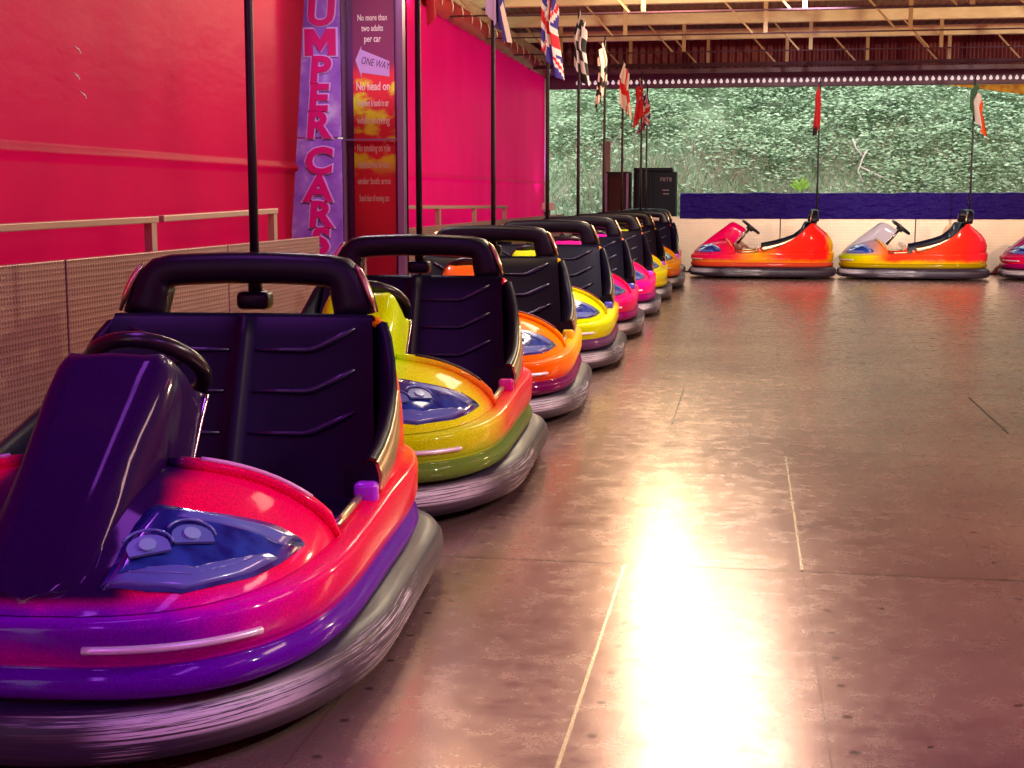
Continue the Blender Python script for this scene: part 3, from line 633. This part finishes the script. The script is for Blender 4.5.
def build_car():
    root = thing('bumper_car', 'x', 'bumper car')
    # bumper ring
    bm = bmesh.new(); lp = loop_curve(70, W=.503, s0=.045, s1=1.888, lr=.46, nf=2.25)
    prof = [(-.06, .035), (.055, .030), (.082, .040), (.097, .065), (.100, .095), (.096, .122), (.080, .142), (.05, .155), (.0, .168), (-.06, .176)]
    ring_sweep(bm, lp, lambda s: prof, closed=True); obj('bumper', bm, M['bumper'], root)
    # hull
    bm = bmesh.new(); lp = loop_curve(70)
    def hp(s):
        h = zt(s)
        return [(-.07, .155), (.0, .160), (.022, .172), (.030, .190), (.026, .212), (.010, .222), (.006, .230), (.012, .238), (.020, .250), (.028, .28), (.030, h-.022), (.026, h-.004), (.012, h+.001), (-.03, h+.003), (-.055, h+.003), (-.066, h-.01), (-.068, .20)]
    ring_sweep(bm, lp, hp); obj('body', bm, M['pA'], root)
    # footwell
    bm = bmesh.new(); vv = [bm.verts.new((x*.88, (s-.96)*.93-.04, .20)) for x, s in loop_curve(30)]; f = bm.faces.new(vv)
    r = bmesh.ops.extrude_face_region(bm, geom=[f]); 
    for q in r['geom']:
        if isinstance(q, bmesh.types.BMVert): q.co.z = .165
    obj('footwell', bm, M['black'], root, smooth=False)
    # hood (bonnet hump + front wings)
    bm = bmesh.new()
    V = [.0, .03, .07, .12, .18, .26, .35, .45, .55, .66, .78, .9, 1.0]
    for sd in (1, -1):
        rows = [[fender(u, v, sd) for u in (0, .04, .15, .3, .45, .6, .75, .88, .97, 1)] for v in V]
        last = rows[-1]; rows.append([p+Vector((0, .004, -.006)) for p in last]); rows.append([Vector((p.x, p.y-.01, .19)) for p in last])
        grid(bm, rows)
    rows = []
    def hump(s, xi, zb, zh):
        zq = lambda d, f: max(zh-d, zb+(zh-zb)*f); half = [(xi, zb), (xi*.97, zq(.085, .25)), (xi*.90, zq(.042, .5)), (xi*.80, zq(.012, .75)), (xi*.68, zq(-.002, .92)), (xi*.45, zq(.001, .95))]
        r = [Vector((x, s-1, z)) for x, z in half] + [Vector((0, s-1, zh+.003))]
        return r + [Vector((-p.x, p.y, p.z)) for p in reversed(r[:-1])]
    for v in V: s = .012+v*.438; rows.append(hump(s, xin(v), interp(s, ZF), interp(s, ZH)))
    for s, zb in ((.470, .39), (.51, .415), (.54, .44), (.57, .475), (.62, .535), (.67, .595), (.71, .635), (.728, .65)):
        rows.append(hump(s, XH*(1 if s < .7 else .97), zb, interp(s, ZH)))
    vv = grid(bm, rows)
    for i in range(len(V), len(vv)-1):        # underside of the dash
        bm.faces.new([vv[i][0], vv[i+1][0], vv[i+1][-1], vv[i][-1]])
    bm.faces.new(vv[-1])
    obj('hood', bm, M['pA'], root, auto=50)
    for sd in (1, -1):
        # rounded ridge along the rear edge of the wing
        bm = bmesh.new(); pts = [on_fender(u, .985, sd, .004) for u in [i/12 for i in range(0, 13)]]
        tube(bm, pts, [.010]+[.022]*11+[.014], 10, flat=.75); obj('wing_ridge', bm, M['pA'], root)
        bm = bmesh.new(); pts = [on_fender(u, .975, sd, .0215) for u in [.2+i*.07 for i in range(10)]]
        tube(bm, pts, .006, 6); obj('ridge_inlay', bm, M['inlay'], root)
        # headlight panel
        bm = bmesh.new(); patch(bm, [(.72, .09), (.80, .17), (.85, .26), (.88, .40), (.88, .52), (.84, .565), (.62, .60), (.42, .67), (.25, .735), (.10, .765), (.06, .76), (.06, .60), (.07, .46), (.15, .23), (.30, .165)], sd, .004)
        hp_ = obj('headlight_panel', bm, M['panel'], root)
        def flatpatch(u, v, poly, off, thick=.006):
            n = fender_n(u, v, sd); c = fender(u, v, sd); r_ = (fender(.08, .5, sd)-fender(.85, .1, sd)); r_ = (r_-n*r_.dot(n)).normalized(); up_ = n.cross(r_)
            if up_.z < 0: up_ = -up_
            b_ = bmesh.new(); A = [b_.verts.new(c+r_*a+up_*b+n*(off-thick)) for a, b in poly]; B_ = [b_.verts.new(c+r_*a+up_*b+n*off) for a, b in poly]; K = len(poly)
            for q in range(K): b_.faces.new((A[q], A[(q+1) % K], B_[(q+1) % K], B_[q]))
            b_.faces.new(B_); return b_
        for (u, v) in ((.67, .30), (.52, .44)):
            dsh = [(-.040, -.022), (.042, -.022)]+[(.042*math.cos(PI*a/10), -.004+.034*math.sin(PI*a/10)) for a in range(11)]
            obj('lamp_housing', flatpatch(u, v, dsh, .013), M['housing'], hp_, smooth=False)
            obj('lamp_lens', flatpatch(u, v, [(.017*math.cos(2*PI*a/20), .017*math.sin(2*PI*a/20)) for a in range(20)], .018), M['lens'], hp_, smooth=False)
            arc = [(.052*math.cos(PI*a/12)-.002, .002+.048*math.sin(PI*a/12)) for a in range(13)]+[(.047*math.cos(PI*a/12)-.002, .002+.043*math.sin(PI*a/12)) for a in range(12, -1, -1)]
            b_ = bmesh.new(); n = fender_n(u, v, sd); c = fender(u, v, sd); r_ = (fender(.08, .5, sd)-fender(.85, .1, sd)); r_ = (r_-n*r_.dot(n)).normalized(); up_ = n.cross(r_); up_ = up_ if up_.z > 0 else -up_
            tube(b_, [c+r_*(.050*math.cos(PI*a/12))+up_*(.002+.046*math.sin(PI*a/12))+n*.009 for a in range(0, 11)], .0032, 6); obj('lamp_hood', b_, M['lightblue'], hp_)
        bm = bmesh.new(); patch(bm, [(.68, .115), (.40, .165), (.18, .24), (.10, .46), (.09, .60), (.15, .58), (.18, .46), (.27, .29), (.45, .22), (.70, .16)], sd, .006, .004, div=4); obj('panel_highlight', bm, M['lightblue'], hp_)  # pale bands standing in for reflections on the glossy panel
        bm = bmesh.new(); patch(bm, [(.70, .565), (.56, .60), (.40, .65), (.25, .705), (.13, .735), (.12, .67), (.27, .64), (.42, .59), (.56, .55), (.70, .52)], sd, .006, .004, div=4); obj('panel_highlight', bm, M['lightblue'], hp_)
        # bright strip on the nose band
        bm = bmesh.new(); sc_ = side_curve(140); nn = normals(loop_curve(140)); P = []
        for i, (x, s) in enumerate(sc_):
            if .12 < x < .42 and s < .25 : P.append((sd*(x+nn[i][0]*.027), s-1+nn[i][1]*.027, .268))
        tube(bm, P, .009, 8, flat=.9); obj('trim_strip', bm, M['pale_strip'], root)
        # sill trim (brassy bar) + pad + side plate
        bm = bmesh.new(); tube(bm, [(sd*(half_w(s)-.040), s-1, zt(s)+.014) for s in (.62, .7, .8, .88)], .011, 8); obj('sill_trim', bm, M['gold'], root)
        bm = bmesh.new(); box(bm, (sd*.492-.030, -.10, .335), (sd*.492+.030, -.052, .408)); obj('knee_pad', bm, M['purple_pad'], root, bevel=.012)
    # rear shell
    def T(k): return k
    TOP = [(.95, .508, .455), (1.05, .510, .475), (1.16, .507, .50), (1.28, .498, .535), (1.40, .484, .58), (1.48, .466, .645), (1.54, .446, .705), (1.59, .424, .745), (1.64, .395, .762)]
    sc_ = side_curve(200)
    def at_s(s):
        j = min(range(len(sc_)), key=lambda i: abs(sc_[i][1]-s) + (0 if sc_[i][0] > .2 else 9)); return j
    idx0, idx1 = at_s(.95), at_s(1.62); tail = len(sc_)-1
    B = []; Tp = []
    for k, (s, x, z) in enumerate(TOP):
        j = int(idx0+(idx1-idx0)*k/(len(TOP)-1)); B.append(sc_[j]); Tp.append((x, s, z))
    for k in range(1, 9):
        j = int(idx1+(tail-idx1)*k/8); B.append(sc_[j]); f = k/8
        Tp.append((.400*(1-f)**.8 if f < 1 else 0, 1.64+.035*f**.5, .762-.012*f))
    def shell_rows(B, Tp):
        rows = []
        for (bx, bs), (x, s, z) in zip(B, Tp):
            h = zt(bs); r = []
            bl = .012+.07*sm(bs, 1.45, 1.85)
            for f in (0, .06, .2, .4, .6, .8, .93, 1.):
                bu = bl*math.sin(PI*f**.8)
                px = bx-.01+(x-bx+.01)*f; ps = bs+(s-bs)*f**1.05; dx, dy = (bx*.22, max(0, bs-1.40)*1.4); L = math.hypot(dx, dy) or 1
                r.append(Vector((px+dx/L*bu, ps-1+dy/L*bu, h+(z-h)*f+bu*.3)))
            top = r[-1]; inw = Vector((-.014, -.012 if s > 1.6 else 0, .004)); r.append(top+inw); r.append(top+inw*2.2+Vector((0, 0, -.02)))
            rows.append(r)
        return rows
    R = shell_rows(B, Tp); bm = bmesh.new(); grid(bm, R)
    grid(bm, [[Vector((-p.x, p.y, p.z)) for p in r] for r in R])
    obj('rear_shell', bm, M['pA'], root)
    # black lining of the side wings
    for sd in (1, -1):
        bm = bmesh.new(); rows = []
        for (s, x, z) in TOP[:8]:
            rows.append([Vector((sd*(x+.006), s-1, z-.012)), Vector((sd*(x+.005), s-1, z+.006)), Vector((sd*(x-.012), s-1, z+.010)), Vector((sd*(x-.03), s-1, z-.004)), Vector((sd*(x-.045), s-1, z-.05)), Vector((sd*(x-.055), s-1, z*.55+.13)), Vector((sd*(x-.06), s-1, .21))])
        vv = grid(bm, rows); obj('side_lining', bm, M['seat'], root)
        bm = bmesh.new(); k0 = R[0]; fr = [bm.verts.new((sd*p.x, p.y, p.z)) for p in k0[:8]]+[bm.verts.new((sd*.43, -.05, .44)), bm.verts.new((sd*.43, -.05, .36))]
        bm.faces.new(fr); obj('seat_side_end', bm, M['seat'], root, smooth=False)
        def sp(kf, f, off):
            k0 = min(int(kf), len(R)-2); a = R[k0]; b = R[k0+1]; k1 = kf-k0; F8 = (0, .06, .2, .4, .6, .8, .93, 1.)
            def on(r): return Vector((interp(f, list(zip(F8, [p.x for p in r]))), interp(f, list(zip(F8, [p.y for p in r]))), interp(f, list(zip(F8, [p.z for p in r])))))
            p = on(a)*(1-k1)+on(b)*k1; return Vector((sd*(p.x+off), p.y, p.z))
        bm = bmesh.new(); rows = []
        for kf, wd in ((.02, .05), (.04, .70), (.25, .93), (1.0, .82), (2.0, .62), (3.0, .40), (3.8, .16), (4.0, .04)):
            rows.append([sp(kf, .985, -.004), sp(kf, .975, .008), sp(kf, .975-wd*.5, .008), sp(kf, .975-wd, .008), sp(kf, .965-wd, -.004)])
        grid(bm, rows); obj('side_plate', bm, M['gold'], root)
    # seat cushion and front
    bm = bmesh.new(); rows = []
    for s, z in ((.95, .19), (.955, .24), (.965, .29), (.99, .305), (1.05, .30), (1.2, .285), (1.34, .27), (1.40, .29)):
        rows.append([(x*.44, s-1, z+.012*(abs(x)**4) - (.012 if abs(x) < .05 else 0)) for x in (-1, -.96, -.8, -.5, -.2, -.05, 0, .05, .2, .5, .8, .96, 1)])
    grid(bm, rows); obj('seat_cushion', bm, M['seat'], root)
    # backrest with pressed chevrons and a centre rib
    b0 = Vector((0, .345, .26)); b1 = Vector((0, .60, .785))
    def bp(x, f, off=0):
        p = b0+(b1-b0)*f; wd = .44-.05*f; n = Vector((0, -.87, .49)); bow = .045*(abs(x)**3.5); return Vector((x*wd, p.y-bow+n.y*off - .035*math.sin(PI*f)*(1-abs(x)**2)*.0, p.z+n.z*off))
    bm = bmesh.new(); XS = [-1, -.97, -.9, -.8, -.65, -.45, -.25, -.10, -.06, -.035, 0, .035, .06, .10, .25, .45, .65, .8, .9, .97, 1]
    rows = [[bp(x, f, .022*math.exp(-(x/.05)**2)) for x in XS] for f in (0, .1, .25, .4, .55, .7, .85, .95)]
    rows.append([bp(x, .99, -.008) for x in XS]); rows.append([bp(x, 1.0, -.03) for x in XS]); rows.append([bp(x, 1.0, -.09) for x in XS]); rows.append([bp(x, .8, -.10) for x in XS])
    grid(bm, rows)
    br = obj('backrest', bm, M['seat'], root)
    for sd in (1, -1):
        for f in (.34, .56, .78):
            bm = bmesh.new(); pts = [bp(sd*.10, f, .004), bp(sd*.3, f, .004), bp(sd*.5, f, .004), bp(sd*.56, f+.012, .004), bp(sd*.72, f+.07, .004), bp(sd*.86, f+.125, .004)]
            tube(bm, pts, [.004, .007, .009, .011, .011, .005], 8); obj('seat_ridge', bm, M['ridge'], br)
    # chunky grab bar
    bm = bmesh.new(); rows = []
    path = [(-.325, .765, .066, .05), (-.318, .80, .064, .052), (-.305, .84, .060, .054), (-.293, .870, .056, .055), (-.275, .891, .051, .055), (-.24, .899, .049, .055), (-.18, .903, .048, .055), (-.08, .907, .048, .055), (0, .908, .048, .055)]
    path = path+[(-a, b, c, d) for a, b, c, d in reversed(path[:-1])]
    for i, (x, z, hw, hd) in enumerate(path):
        a = path[max(0, i-1)]; b = path[min(len(path)-1, i+1)]; d = Vector((b[0]-a[0], 0, b[1]-a[1])).normalized(); n = Vector((-d.z, 0, d.x)); c = Vector((x, .645+(z-.77)*.15, z)); r = []
        for k in range(16):
            g = 2*PI*k/16; cx, cy = math.cos(g), math.sin(g); q = 2/3.2
            r.append(c+n*hw*math.copysign(abs(cx)**q, cx)+Vector((0, 1, 0))*hd*math.copysign(abs(cy)**q, cy))
        rows.append(r)
    vv = grid(bm, rows, close_u=True); bm.faces.new(vv[0]); bm.faces.new(vv[-1]); obj('grab_bar', bm, M['black'], root)
    for sd in (1, -1):
        bm = bmesh.new(); tube(bm, [(sd*.390, .60, .780), (sd*.374, .605, .83), (sd*.358, .615, .868), (sd*.340, .625, .90), (sd*.325, .63, .92)], [.005, .010, .011, .010, .004], 8); obj('bar_edge_trim', bm, M['gold'], root)
    # steering
    wc = Vector((-.02, -.20, .702)); ax = Vector((0, .62, .78)).normalized(); ex = Vector((1, 0, 0)); ey = ax.cross(ex)
    bm = bmesh.new(); tube(bm, [wc+ex*.136*math.cos(2*PI*k/40)+ey*.136*math.sin(2*PI*k/40) for k in range(40)], .020, 12, closed=True)
    for a in (PI/2, PI/2+2.1, PI/2-2.1): tube(bm, [wc-ax*.03, wc+(ex*math.cos(a)+ey*math.sin(a))*.150], [.02, .013], 8, flat=.6)
    tube(bm, [wc-ax*.055, wc-ax*.03, wc-ax*.012], [.045, .05, .03], 14); obj('steering_wheel', bm, M['rubber_black'], root)
    bm = bmesh.new(); tube(bm, [wc-ax*.05, wc-ax*.30], .018, 10); obj('steering_column', bm, M['chrome'], root)
    for sd in (1, -1):
        bm = bmesh.new(); tube(bm, [(sd*(XH-.001), s_-1, z_) for s_, z_ in ((.726, .652), (.71, .635), (.67, .595), (.62, .535), (.57, .475), (.52, .42))], .006, 8); obj('dash_trim', bm, M['chrome'], root)
    # pole, bracket, cap
    bm = bmesh.new(); box(bm, (-.05, .655, .78), (.05, .735, .835)); obj('pole_bracket', bm, M['black'], root, bevel=.015)
    bm = bmesh.new(); tube(bm, [(0, .70, .80), (0, .70, 1.3), (0, .70, 2.0), (0, .70, 2.68), (0, .70, 2.74)], [.0145, .0145, .013, .012, .006], 12); obj('pole', bm, M['pole'], root)
    bm = bmesh.new(); tube(bm, [(0, .70, .83), (0, .70, .90)], .022, 12); obj('pole_collar', bm, M['pole'], root)
    return root

P_ = {
 'purple': paint('paint_purple_magenta', [(.0, (.16, .0, .36)), (.02, (.30, .0, .42)), (.06, (.72, .0, .32)), (.15, (.88, .0, .13)), (.30, (.88, .0, .07)), (.66, (.85, .0, .04)), (.82, (.9, .20, .0)), (1., (.9, .3, .0))], (.020, .002, .050), (.11, .0, .34), (.60, .0, .34), (.90, .0, .07)),
 'lime': paint('paint_lime_red', [(.0, (.50, .70, .0)), (.14, (.75, .70, .02)), (.28, (.88, .12, .02)), (.45, (.90, .01, .04)), (.8, (.90, .01, .08)), (1., (.85, .05, .02))], (.62, .95, .0), (.12, .22, .03), (.40, .62, .02), (.78, .88, .0)),
 'orange': paint('paint_orange_yellow', [(.0, (.85, .10, .0)), (.2, (.88, .18, .0)), (.4, (.90, .40, .0)), (.7, (.88, .45, .0)), (1., (.85, .3, .0))], (.8, .12, .0), (.14, .0, .07), (.75, .03, .01), (.90, .20, .0)),
 'lemon': paint('paint_lemon_orange', [(.0, (.5, .6, .0)), (.25, (.65, .62, .0)), (.5, (.80, .55, .0)), (.75, (.85, .25, .02)), (1., (.8, .2, .02))], (.5, .55, .02), (.10, .03, .10), (.65, .60, .0), (.60, .66, .0)),
 'pink': paint('paint_pink_red', [(.0, (.75, .0, .22)), (.3, (.85, .01, .14)), (.6, (.85, .02, .08)), (1., (.7, .3, .1))], (.7, .01, .3), (.22, .0, .12), (.85, .02, .12), (.8, .01, .25)),
 'rose': paint('paint_rose_scarlet', [(.0, (.75, .0, .30)), (.3, (.85, .01, .16)), (.7, (.85, .02, .04)), (1., (.7, .4, .2))], (.6, .01, .4), (.22, .0, .12), (.85, .01, .20), (.85, .02, .12)),
 'sun': paint('paint_sun_yellow', [(.0, (.55, .55, .0)), (.4, (.75, .60, .0)), (.8, (.8, .5, .0)), (1., (.8, .4, .05))], (.5, .6, .02), (.4, .3, .0), (.72, .6, .0), (.6, .62, .05)),
 'flame': paint('paint_flame', [(.0, (.85, .35, .0)), (.3, (.88, .30, .0)), (.6, (.88, .04, .01)), (1., (.85, .02, .02))], (.85, .4, .0), (.5, .1, .0), (.85, .3, .0), (.85, .45, .0)),
 'silver': paint('paint_silver_red', [(.0, (.80, .04, .02)), (.4, (.80, .02, .04)), (.8, (.45, .25, .45)), (1., (.4, .3, .5))], (.4, .3, .5), (.4, .02, .1), (.8, .03, .02), (.45, .3, .5)),
 'backA': paint('paint_red_gold', [(.0, (.85, .02, .03)), (.12, (.80, .0, .10)), (.3, (.85, .02, .05)), (.45, (.88, .38, .0)), (.60, (.88, .03, .01)), (.94, (.88, .01, .01)), (1., (.85, .4, .0))], (.78, .0, .10), (.55, .05, .02), (.88, .34, .0), (.80, .0, .08)),
 'backB': paint('paint_silver_flame', [(.0, (.35, .5, .0)), (.15, (.7, .55, .0)), (.32, (.85, .03, .01)), (.6, (.85, .05, .01)), (.8, (.88, .02, .01)), (1., (.80, .02, .05))], (.42, .36, .44), (.3, .2, .0), (.80, .50, .0), (.30, .16, .34)),
 'backC': paint('paint_plum_red', [(.0, (.55, .0, .08)), (.3, (.85, .01, .04)), (.6, (.85, .02, .02)), (1., (.6, .0, .2))], (.30, .02, .12), (.3, .0, .1), (.85, .01, .03), (.16, .03, .14)),
}
M['pA'] = P_['purple']; M['inlay'] = mat('pink_inlay', (.80, .42, .62), .3, coat=.5)
_pb = mat('blue_pad', (.08, .08, .70), .3, coat=.5)
PADS = {'lime': mat('pink_pad', (.80, .02, .30), .3, coat=.5), 'orange': mat('yellow_pad', (.85, .55, .0), .3, coat=.5), 'lemon': _pb, 'pink': _pb, 'backA': mat('red_pad', (.8, .05, .01), .3, coat=.5)}
PADS['backB'] = PADS['backA']
INLAY = {'purple': M['inlay'], 'lime': mat('dark_inlay', (.02, .01, .01), .4), 'orange': mat('dark_red_inlay', (.25, .01, .01), .4), 'yellow': mat('yellow_inlay', (.88, .55, .01), .4)}
proto = build_car()
PAINTED = ('body', 'hood', 'rear_shell', 'wing_ridge')
def copy_car(src):
    r = src.copy(); COL.objects.link(r)
    for ch in list(src.children):
        c = ch.copy(); COL.objects.link(c); c.parent = r
        for g in ch.children:
            d = g.copy(); COL.objects.link(d); d.parent = c
    return r
CARS = [  # pole x, pole y, rotation deg, paint, label
 (-1.482, 4.10, 4.2, 'purple', 'nearest bumper car, dark purple bonnet with magenta and red sides'),
 (-1.453, 6.17, 2.5, 'lime', 'bumper car with lime bonnet and red sides, second from the camera in the left row'),
 (-1.49, 8.245, 4.0, 'orange', 'orange and yellow bumper car, third from the camera in the left row'),
 (-1.46, 10.32, 3.0, 'lemon', 'lemon green bumper car, fourth from the camera in the left row'),
 (-1.48, 12.40, 3.5, 'pink', 'pinkish red bumper car just behind the lemon green one in the left row'),
 (-1.46, 14.47, 3.0, 'rose', 'rose red bumper car between a pink one and a yellow one in the left row'),
 (-1.46, 16.55, 3.0, 'sun', 'yellow bumper car, third from the far end of the left row'),
 (-1.395, 18.62, 2.0, 'flame', 'orange to red bumper car, second from the far end of the left row'),
 (-1.47, 20.67, 0.0, 'silver', 'red and silver bumper car at the far end of the left row'),
]
BACK = [ # nose x, y, paint, label
 (-.75, 20.13, 'backA', 'red and gold bumper car seen side-on, left of the pair before the back barrier'),
 (1.30, 20.10, 'backB', 'silver, yellow and red bumper car seen side-on under the green white red flag'),
 (3.47, 20.12, 'backC', 'plum and red bumper car cut off by the right edge of the photo'),
]
cars = []
def place(i, loc, rz, pk, label):
    c = proto if i == 0 else copy_car(proto)
    c.location = loc; c.rotation_euler = (0, 0, rz); c['label'] = label; c['group'] = 'bumper cars on the arena floor'
    for ch in c.children:
        if ch.name.split('.')[0] in PAINTED:
            ch.material_slots[0].link = 'OBJECT'; ch.material_slots[0].material = P_[pk]
        if ch.name.split('.')[0] == 'ridge_inlay':
            ch.material_slots[0].link = 'OBJECT'; ch.material_slots[0].material = INLAY.get(pk, INLAY['yellow' if pk[:4] == 'back' else 'orange'])
        if ch.name.split('.')[0] == 'knee_pad':
            ch.material_slots[0].link = 'OBJECT'; ch.material_slots[0].material = PADS.get(pk, M['purple_pad'])
    return c
for i, (px, py, rot, pk, lab) in enumerate(CARS):
    a = math.radians(rot); c = place(i, (px+.70*math.sin(a), py-.70*math.cos(a), 0), a, pk, lab)
    cars.append((px, py))
for j, (nx, yy, pk, lab) in enumerate(BACK):
    place(9+j, (nx+1.0, yy, 0), -PI/2, pk, lab); cars.append((nx+1.70, yy))

# ================================================================== FLAGS
fc = {'red': (.60, .008, .02), 'white': (.72, .62, .60), 'blue': (.04, .02, .24), 'black': (.014, .010, .014), 'green': (.03, .10, .05), 'orange': (.80, .09, .01), 'lilac': (.36, .26, .60)}
FM = {k: mat('flag_'+k, c, .75) for k, c in fc.items()}; FK = list(fc)
def uj(u, v):
    x, y = (u-.5)*2, (v-.5)
    if abs(x) < .12 or abs(y) < .10: return 'red'
    if abs(x) < .20 or abs(y) < .17: return 'white'
    d = abs(abs(x)*.5-abs(y))
    if d < .035: return 'red'
    if d < .10: return 'white'
    return 'blue'
PAT = {'union': uj, 'check': lambda u, v: 'black' if (int(u*6)+int(v*5)) % 2 else 'white', 'george': lambda u, v: 'red' if abs(u-.5) < .09 or abs(v-.5) < .12 else 'white',
 'whitecheck': lambda u, v: 'white' if v < .40 and u < .75 else ('black' if (int(u*5)+int(v*6)) % 2 else 'white'),
 'redblue': lambda u, v: 'blue' if u < .50 else ('white' if u < .60 else 'red'), 'french': lambda u, v: 'lilac' if u < .5 else ('blue' if u < .92 else 'white'),
 'ensign': lambda u, v: uj(u*1.6, v*1.6) if u < .6 and v < .6 else 'red', 'red': lambda u, v: 'red' if v < .82 or u < .5 else 'black', 'italy': lambda u, v: 'green' if u < .34 else ('white' if u < .66 else 'orange')}
def flag(px, py, ztop, hoist, fly, droop, spread, side, pat, label, seed, ang=0.0, back=.0):
    """cloth hanging limp from a pole: hoist edge on the pole, fly edge sagging down beside it in folds"""
    bm = bmesh.new(); NU, NV = 30, 22; vv = []
    for i in range(NU+1):
        u = i/NU; r = []
        for j in range(NV+1):
            v = j/NV
            w_ = spread*(u**.75)*(.25+.75*v**.7); fold = .028*math.sin(u*11+seed)*(.3+.7*v)*min(1, u*4)
            x = side*(.015+w_) + .018*math.sin(u*15+seed*2+v*2)*min(1, u*3) - side*back*u*(1-v)
            z = -v*hoist*(1-.15*u) - droop*u**.8*(.55+.45*v)*1.45 + .015*math.sin(u*8+v*3+seed)*u
            r.append(bm.verts.new((x*1.25-side*spread*.45*min(1, v*3), fold-.06+x*math.sin(ang), z)))
        vv.append(r)
    for i in range(NU):
        for j in range(NV):
            f = bm.faces.new((vv[i][j], vv[i+1][j], vv[i+1][j+1], vv[i][j+1])); f.material_index = FK.index(PAT[pat]((i+.5)/NU, (j+.5)/NV)); f.smooth = True
    o = obj('flag', bm, [FM[k] for k in FK], smooth=True); o.location = (px, py, ztop); tag(o, label, 'flag', 'flags on the car poles')
    return o
F_ = [ # car, ztop, hoist, droop, spread, side, pattern, label
 (1, 2.68, .55, .24, .085, 1, 'redblue', 'red, white and blue flag whose tip shows at the top edge by the timber rail'),
 (2, 2.68, .50, .17, .115, 1, 'french', 'lilac and blue flag hanging limp before the far red sheet'),
 (3, 2.68, .50, .22, .13, 1, 'union', 'red white and blue crossed flag on the fourth pole beside the red sheet'),
 (4, 2.70, .45, .20, .12, 1, 'check', 'dark black and white chequered flag on the fifth pole'),
 (5, 2.67, .46, .20, .10, -1, 'whitecheck', 'white flag with a chequered lower half on the sixth pole'),
 (6, 2.66, .46, .18, .12, 1, 'george', 'white flag with a red cross on the seventh pole'),
 (7, 2.66, .46, .18, .10, -1, 'ensign', 'mostly red flag on the eighth pole, left of the dark blue crossed flag'),
 (8, 2.62, .44, .16, .15, -1, 'union', 'dark blue flag with red and white crosses on the last pole of the left row'),
 (9, 2.66, .55, .18, .07, -1, 'red', 'narrow rolled red flag above the red and gold car'),
 (10, 2.66, .36, .32, .19, 1, 'italy', 'green, white and red flag above the silver and yellow car'),
]
for k, (ci, ztop, ho, dr, sp, sd, pat, lab) in enumerate(F_):
    px, py = cars[ci]; flag(px, py, ztop, ho, .5, dr, sp, sd, pat, lab, k*1.3)
